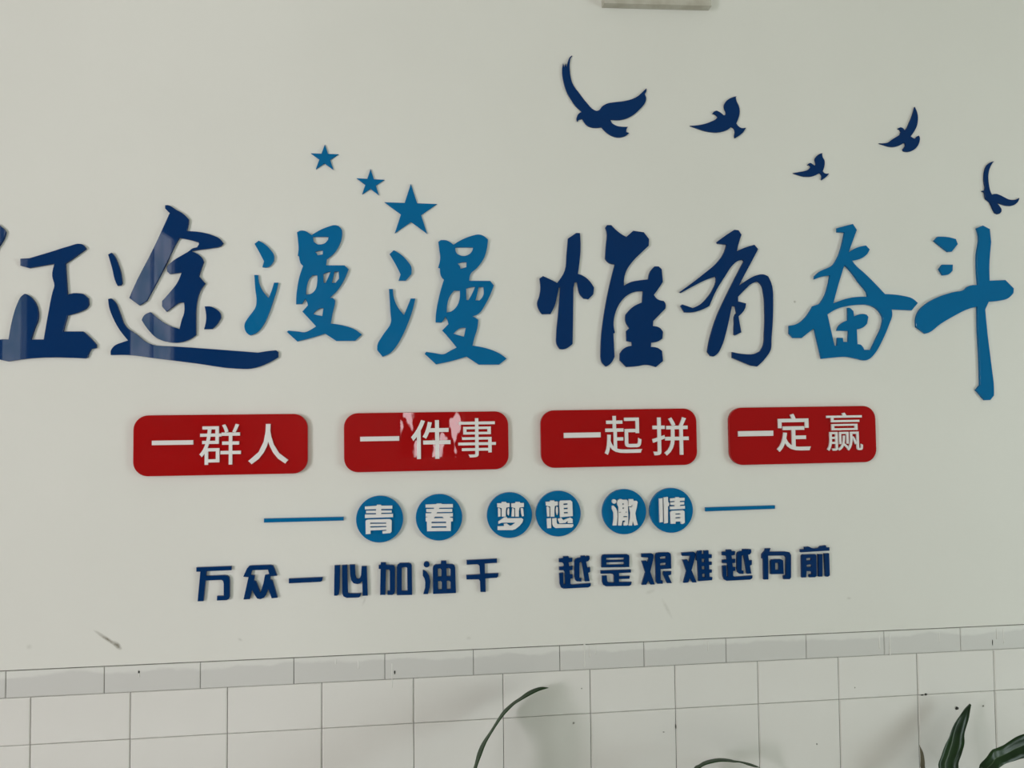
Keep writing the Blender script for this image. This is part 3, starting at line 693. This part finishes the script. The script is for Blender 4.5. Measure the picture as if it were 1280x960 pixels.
BLOCK = [
 ('万', (240, 700), [[[(85, 150), (785, 125), (785, 205), (285, 225), (278, 320), (640, 305), (700, 315), (740, 350), (750, 420), (750, 740), (735, 780), (690, 805), (495, 812), (500, 722),
     (632, 720), (632, 470), (620, 420), (590, 400), (265, 412), (225, 825), (110, 828), (165, 235), (85, 235)]]], 'first of its line'),
 ('众', (298, 700), [[[(95, 335), (170, 170), (215, 118), (260, 112), (640, 98), (690, 115), (720, 180), (770, 315), (640, 325), (632, 390), (680, 410), (780, 755), (665, 768), (597, 580),
     (550, 700), (510, 755), (440, 785), (370, 770), (320, 690), (275, 600), (225, 785), (100, 792), (200, 345)],
     [(275, 205), (590, 195), (615, 285), (530, 300), (500, 460), (440, 655), (420, 620), (350, 430), (310, 415), (325, 310), (245, 300)]]], 'beside the 万'),
 ('一', (355, 695), [[[(95, 455), (775, 425), (760, 500), (725, 518), (95, 548)]]], 'a single bar between 众 and 心'),
 ('心', (410, 695), [[[(130, 190), (240, 185), (232, 660), (215, 770), (180, 795), (120, 795)]],
     [[(280, 185), (385, 178), (395, 600), (400, 740), (430, 752), (660, 748), (645, 810), (610, 832), (370, 838), (310, 810), (285, 760)]],
     [[(435, 175), (540, 172), (550, 380), (570, 450), (605, 462), (640, 440), (660, 380), (672, 205), (775, 205), (795, 795), (690, 798), (685, 500), (640, 550), (580, 562), (510, 545),
       (465, 490), (445, 400)]]], 'between 一 and 加'),
 ('加', (466, 695), [[[(118, 185), (155, 180), (160, 130), (262, 130), (265, 180), (380, 178), (425, 195), (445, 235), (445, 700), (430, 755), (390, 780), (295, 780), (290, 700), (340, 700),
     (340, 300), (325, 272), (265, 270), (250, 780), (145, 780), (155, 260), (118, 260)]],
     [[(480, 230), (495, 175), (540, 142), (720, 138), (760, 155), (780, 190), (788, 780), (480, 785)], [(580, 240), (600, 225), (670, 225), (688, 240), (692, 698), (580, 700)]]], 'between 心 and 油'),
 ('油', (520, 692), [[[(212+60*math.cos(i*math.pi/10), 217+60*math.sin(i*math.pi/10)) for i in range(20)]],
     [[(135, 330), (165, 335), (215, 370), (260, 440), (288, 560), (275, 680), (240, 810), (145, 812), (180, 690), (185, 580), (170, 500), (135, 440)]],
     [[(335, 290), (350, 245), (390, 218), (495, 212), (500, 145), (605, 145), (610, 210), (730, 212), (770, 235), (785, 280), (800, 790), (340, 808)],
      [(435, 300), (485, 298), (508, 320), (508, 460), (440, 465)], [(610, 295), (660, 288), (690, 310), (688, 455), (612, 455)], [(440, 555), (490, 548), (515, 570), (515, 718), (445, 722)],
      [(615, 545), (660, 540), (690, 565), (690, 712), (620, 715)]]], 'between 加 and 干'),
 ('干', (575, 690), [[[(130, 165), (740, 135), (740, 218), (495, 232), (500, 435), (770, 425), (765, 490), (735, 515), (510, 530), (515, 800), (410, 800), (400, 580), (375, 548), (130, 550),
     (125, 465), (400, 450), (390, 280), (365, 250), (330, 245), (135, 255)]]], 'beside the 油'),
 ('越', (690, 685), YUE, 'before the shi'),
 ('是', (742, 683), [[[(160, 215), (180, 175), (220, 163), (670, 158), (710, 175), (718, 215), (715, 415), (160, 422)], [(255, 232), (612, 225), (612, 270), (255, 275)],
     [(258, 320), (612, 312), (612, 362), (258, 368)]],
     [[(145, 485), (750, 465), (750, 525), (510, 535), (512, 600), (725, 592), (720, 648), (512, 655), (512, 715), (765, 712), (750, 770), (715, 792), (250, 800), (195, 770), (175, 720),
       (170, 590), (265, 585), (275, 690), (300, 720), (410, 728), (408, 590), (390, 555), (340, 545), (145, 548)]]], 'between 越 and 艰'),
 ('艰', (793, 680), [[[(145, 195), (345, 188), (385, 215), (385, 280), (320, 555), (410, 810), (325, 815), (280, 735), (240, 815), (150, 820), (222, 575), (145, 340), (240, 335), (262, 380),
     (295, 275), (145, 265)]],
     [[(420, 230), (445, 185), (500, 172), (690, 168), (725, 190), (735, 240), (740, 492), (525, 505), (528, 720), (570, 735), (570, 795), (460, 795), (435, 760)],
      [(512, 265), (540, 252), (620, 245), (640, 265), (630, 295), (520, 302)], [(515, 395), (540, 380), (620, 375), (640, 400), (630, 425), (520, 435)]],
     [[(580, 570), (600, 548), (740, 545), (738, 612), (680, 630), (752, 782), (655, 785), (580, 620)]]], 'between 是 and 难'),
 ('难', (844, 680), [[[(135, 175), (370, 158), (410, 185), (400, 270), (330, 525), (432, 770), (345, 770), (293, 680), (265, 770), (170, 780), (230, 550), (150, 320), (240, 310), (280, 380),
     (310, 240), (140, 238)]],
     [[(425, 210), (455, 140), (535, 130), (530, 205), (580, 205), (580, 135), (668, 128), (672, 205), (735, 210), (735, 280), (672, 285), (675, 355), (735, 358), (735, 415), (680, 425),
       (685, 515), (738, 515), (735, 570), (688, 580), (690, 660), (748, 665), (740, 725), (470, 745), (450, 350), (425, 330)],
      [(530, 300), (575, 290), (595, 320), (595, 365), (535, 365)], [(530, 445), (580, 440), (600, 465), (600, 510), (535, 510)], [(540, 600), (585, 590), (608, 620), (608, 665), (545, 668)]]],
     'between 艰 and 越'),
 ('越', (894, 677), YUE2, 'after the nan'),
 ('向', (945, 675), [[[(125, 290), (185, 220), (195, 172), (295, 165), (270, 235), (600, 232), (670, 245), (705, 300), (705, 745), (680, 785), (560, 785), (555, 715), (605, 705), (608, 370),
     (590, 325), (540, 312), (245, 315), (250, 790), (160, 792), (155, 380), (125, 375)]],
     [[(298, 430), (320, 395), (400, 385), (500, 385), (545, 410), (558, 680), (305, 685)], [(385, 460), (460, 455), (465, 600), (388, 605)]]], 'between 越 and 前'),
 ('前', (992, 673), [[[(145, 225), (230, 215), (228, 175), (310, 165), (370, 195), (440, 205), (510, 190), (550, 155), (650, 140), (660, 185), (720, 180), (722, 245), (145, 280)]],
     [[(165, 350), (190, 325), (440, 318), (460, 350), (465, 750), (430, 778), (320, 780), (318, 730), (372, 715), (372, 680), (330, 655), (265, 655), (255, 780), (170, 785)],
      [(255, 400), (340, 385), (360, 415), (355, 440), (260, 445)], [(258, 540), (275, 528), (345, 518), (368, 545), (368, 570), (275, 578)]],
     [[(500, 318), (580, 315), (580, 765), (505, 768)]], [[(620, 305), (715, 298), (728, 740), (690, 768), (645, 765)]]], 'last of its line'),
]
PIN2 = {'万': 'wan', '众': 'zhong', '一': 'yi', '心': 'xin', '加': 'jia', '油': 'you', '干': 'gan', '越': 'yue', '是': 'shi', '艰': 'jian', '难': 'nan', '向': 'xiang', '前': 'qian'}
for ch, (x0, y0), pieces, where in BLOCK:
    make_character('block_character', 'small navy block character %s (%s), %s' % (ch, PIN2[ch], where), 'letter', (x0, y0, 16.0), pieces, NAVY, 0.007, 'navy block characters', smooth=False)

# ------------------------------------------------------------------ potted plants below the lettering
def leaf_mesh(edge_a, edge_b, fold=0.006, sub=4):
    """blade between two 3-D edge curves of equal length, with a folded midrib"""
    def dense(e):
        out = []
        n = len(e)
        for i in range(n-1):
            p0, p1, p2, p3 = e[max(i-1, 0)], e[i], e[i+1], e[min(i+2, n-1)]
            for k in range(sub):
                t = k/sub; L = (p2-p1).length
                m1 = (p2-p0).normalized()*L if i > 0 else p2-p1
                m2 = (p3-p1).normalized()*L if i < n-2 else p2-p1
                out.append(p1*(2*t**3-3*t*t+1)+m1*(t**3-2*t*t+t)+p2*(3*t*t-2*t**3)+m2*(t**3-t*t))
        out.append(e[-1]); return out
    A, B = dense(edge_a), dense(edge_b)
    bm = bmesh.new(); rows = []
    for i, (a, c) in enumerate(zip(A, B)):
        t = (A[min(i+1, len(A)-1)]-A[max(i-1, 0)])
        nrm = (c-a).cross(t)
        nrm = nrm.normalized() if nrm.length > 1e-9 else Vector((0, 0, 0))
        w = (c-a).length
        rows.append([bm.verts.new(a.lerp(c, s)+nrm*(fold*min(1, w/.04))*(1-abs(2*s-1))) for s in (0, .25, .47, .53, .75, 1)])
    for r0, r1 in zip(rows, rows[1:]):
        for j in range(5): bm.faces.new((r0[j], r0[j+1], r1[j+1], r1[j]))
    me = bm_mesh(bm, 'leaf', True)
    return me

def finish_leaf(me, parent, mat=LEAF):
    me.materials.append(mat); me.materials.append(RIB)
    for i, p in enumerate(me.polygons):
        p.material_index = 1 if (i % 5 == 2 and mat is LEAF) else 0
    o = bpy.data.objects.new('leaf', me); col.objects.link(o); o.parent = parent
    for v in me.vertices: v.co = v.co - parent.location
    md = o.modifiers.new('thickness', 'SOLIDIFY'); md.thickness = 0.0006; md.offset = 0
    return o

def cane_mesh(p, q, r):
    bm = bmesh.new(); n = 12; rings = []
    for k in range(9):
        t = k/8; c = p.lerp(q, t)+Vector((0.006*math.sin(5*t), 0.005*math.sin(4*t+1), 0)); rr = r*(1.0-.15*t)*(1.06 if k % 2 else 1)
        rings.append([bm.verts.new((c.x+rr*math.cos(2*math.pi*i/n), c.y+rr*math.sin(2*math.pi*i/n), c.z)) for i in range(n)])
    for a, c in zip(rings, rings[1:]):
        for i in range(n): bm.faces.new((a[i], a[(i+1) % n], c[(i+1) % n], c[i]))
    bm.faces.new(rings[-1])
    return bm_mesh(bm, 'cane', True)

def lathe(name, prof, n=28):
    bm = bmesh.new(); rings = []
    for (r, z) in prof:
        rings.append([bm.verts.new((r*math.cos(2*math.pi*i/n), r*math.sin(2*math.pi*i/n), z)) for i in range(n)])
    for a, c in zip(rings, rings[1:]):
        for i in range(n): bm.faces.new((a[i], a[(i+1) % n], c[(i+1) % n], c[i]))
    bm.faces.new(rings[0][::-1]); bm.faces.new(rings[-1])
    return bm_mesh(bm, name, True)

def plant(x, y, label, crown):
    p = empty('potted_plant', (x, y, 0))
    obj('pot', lathe('pot', [(.09, 0), (.105, .01), (.135, .24), (.145, .25), (.145, .28), (.128, .28), (.122, .24)]), TERRA, p)
    obj('soil', lathe('soil', [(.11, .225), (.1235, .235), (.06, .243)]), SOIL, p)
    obj('cane', cane_mesh(Vector((0, 0, .22)), Vector((crown[0]-x, crown[1]-y, crown[2])), .013), CANE, p)
    return tag(p, label, 'plant', 'potted plants')

def px_edge(pts, crop, depths):
    x0, y0, s = crop
    return [at(x0+a/s, y0+c/s, d) for (a, c), d in zip(pts, depths)]

def low_leaf(p, crown, ang, length, width, droop):
    """a blade of the crown that stays below the tiles' top course"""
    c = Vector(crown); d = Vector((math.cos(ang), math.sin(ang), 0)); s = Vector((-math.sin(ang), math.cos(ang), 0))
    A, B = [], []
    for k in range(8):
        t = k/7
        q = c+d*length*t+Vector((0, 0, length*(.35*t-droop*t*t)))
        w = width*(0.25+1.9*t*(1-t)+.1)*(1 if t < .99 else 0)*.5
        A.append(q-s*w); B.append(q+s*w)
    finish_leaf(leaf_mesh(A, B), p)

# plant whose long leaf arches over the tiles
crownA = (-0.16, -0.265, 0.50)
pA = plant(-0.16, -0.29, 'potted plant with one long thin leaf arching over the white tiles', crownA)
CA = (580, 840, 8.0)
top = [(845, 157), (765, 150), (650, 190), (550, 260), (490, 300), (395, 385), (340, 465), (262, 590), (180, 710), (135, 810), (95, 960)]
bot = [(845, 159), (760, 185), (680, 222), (560, 290), (500, 330), (402, 430), (350, 500), (285, 600), (222, 710), (175, 830), (128, 960)]
far = [-.030, -.030, -.028, -.028, -.030, -.034, -.040, -.060, -.085, -.105, -.125]
near = [-.036, -.060, -.080, -.100, -.115, -.130, -.145, -.165, -.185, -.205, -.220]
ea = px_edge(top, CA, far)+[Vector((-.185, -.19, .62)), Vector((-.170, -.25, .49))]
eb = px_edge(bot, CA, near)+[Vector((-.170, -.26, .62)), Vector((-.150, -.28, .49))]
finish_leaf(leaf_mesh(ea, eb, 0.0), pA, ARCHLEAF)
for a_, l_, d_ in ((3.6, .30, .9), (4.6, .28, .8), (5.6, .30, .9), (2.6, .18, .7)): low_leaf(pA, crownA, a_, l_, .06, d_)

# plant with the low arch
crownB = (0.36, -0.17, 0.46)
pB = plant(0.36, -0.21, 'potted plant with a leaf bending in a low arch just above the bottom', crownB)
CB = (850, 920, 8.0)
top = [(800, 318), (745, 290), (680, 268), (600, 252), (545, 244), (490, 231), (400, 222), (320, 232), (240, 255), (190, 285), (140, 320)]
bot = [(803, 322), (748, 312), (680, 292), (600, 266), (540, 264), (490, 258), (400, 258), (320, 272), (250, 292), (205, 318), (175, 345)]
far = [-.035, -.035, -.036, -.038, -.040, -.042, -.046, -.052, -.060, -.068, -.078]
near = [-.06, -.075, -.09, -.10, -.105, -.11, -.116, -.12, -.125, -.13, -.134]
tipp = [at(962, 972, -.04)]
ea = tipp+px_edge(top, CB, far)+[Vector((.335, -.11, .62)), Vector((.355, -.15, .45))]
eb = [at(962.4, 972.4, -.045)]+px_edge(bot, CB, near)+[Vector((.350, -.15, .62)), Vector((.370, -.17, .45))]
finish_leaf(leaf_mesh(ea, eb, 0.0), pB, ARCHLEAF)
for a_, l_, d_ in ((3.5, .26, .9), (4.4, .28, .8), (5.4, .28, .9), (2.4, .16, .7)): low_leaf(pB, crownB, a_, l_, .06, d_)

# plant with the upright dark leaf
crownC = (1.02, -0.17, 0.50)
pC = plant(1.02, -0.21, 'potted plant with broad dark green leaves standing up against the tiles', crownC)
CC = (1130, 860, 1280/150)
lft = [(715, 180), (640, 250), (575, 325), (520, 420), (480, 530), (440, 610), (400, 720), (370, 853)]
rgt = [(717, 181), (705, 240), (690, 330), (670, 400), (645, 490), (645, 590), (620, 690), (582, 853)]
dl = [-.060, -.062, -.066, -.072, -.080, -.088, -.098, -.110]
ea = px_edge(lft, CC, dl)+[Vector((1.02, -.140, .62)), Vector((1.005, -.165, .49))]
eb = px_edge(rgt, CC, [d+.012 for d in dl])+[Vector((1.065, -.125, .62)), Vector((1.03, -.160, .49))]
finish_leaf(leaf_mesh(ea, eb, 0.010), pC)
upp = [(1500, 480), (1400, 470), (1280, 490), (1200, 520), (1120, 570), (1060, 610), (990, 640), (940, 660), (880, 740), (800, 853)]
low = [(1500, 484), (1420, 640), (1290, 742), (1240, 758), (1180, 778), (1120, 795), (1070, 815), (1040, 835), (1015, 853), (960, 900)]
dl = [-.10, -.105, -.11, -.112, -.115, -.118, -.12, -.124, -.128, -.134]
ea = px_edge(upp, CC, dl)+[Vector((1.06, -.150, .60)), Vector((1.02, -.170, .49))]
eb = px_edge(low, CC, [d-.020 for d in dl])+[Vector((1.10, -.165, .60)), Vector((1.04, -.175, .49))]
finish_leaf(leaf_mesh(ea, eb, 0.008), pC)
thl = [(163, 608), (172, 680), (176, 760), (178, 853)]
thr = [(165, 609), (205, 690), (222, 790), (226, 853)]
ea = px_edge(thl, CC, [-.02, -.026, -.036, -.05])+[Vector((0.985, -.10, .63)), Vector((1.0, -.165, .49))]
eb = px_edge(thr, CC, [-.02, -.030, -.042, -.055])+[Vector((0.995, -.11, .63)), Vector((1.01, -.165, .49))]
tag(finish_leaf(leaf_mesh(ea, eb, 0.002), pC, DRYLEAF), 'thin dry brown leaf')
for a_, l_, d_ in ((3.5, .24, .9), (4.4, .28, .8), (5.4, .28, .9)): low_leaf(pC, crownC, a_, l_, .06, d_)
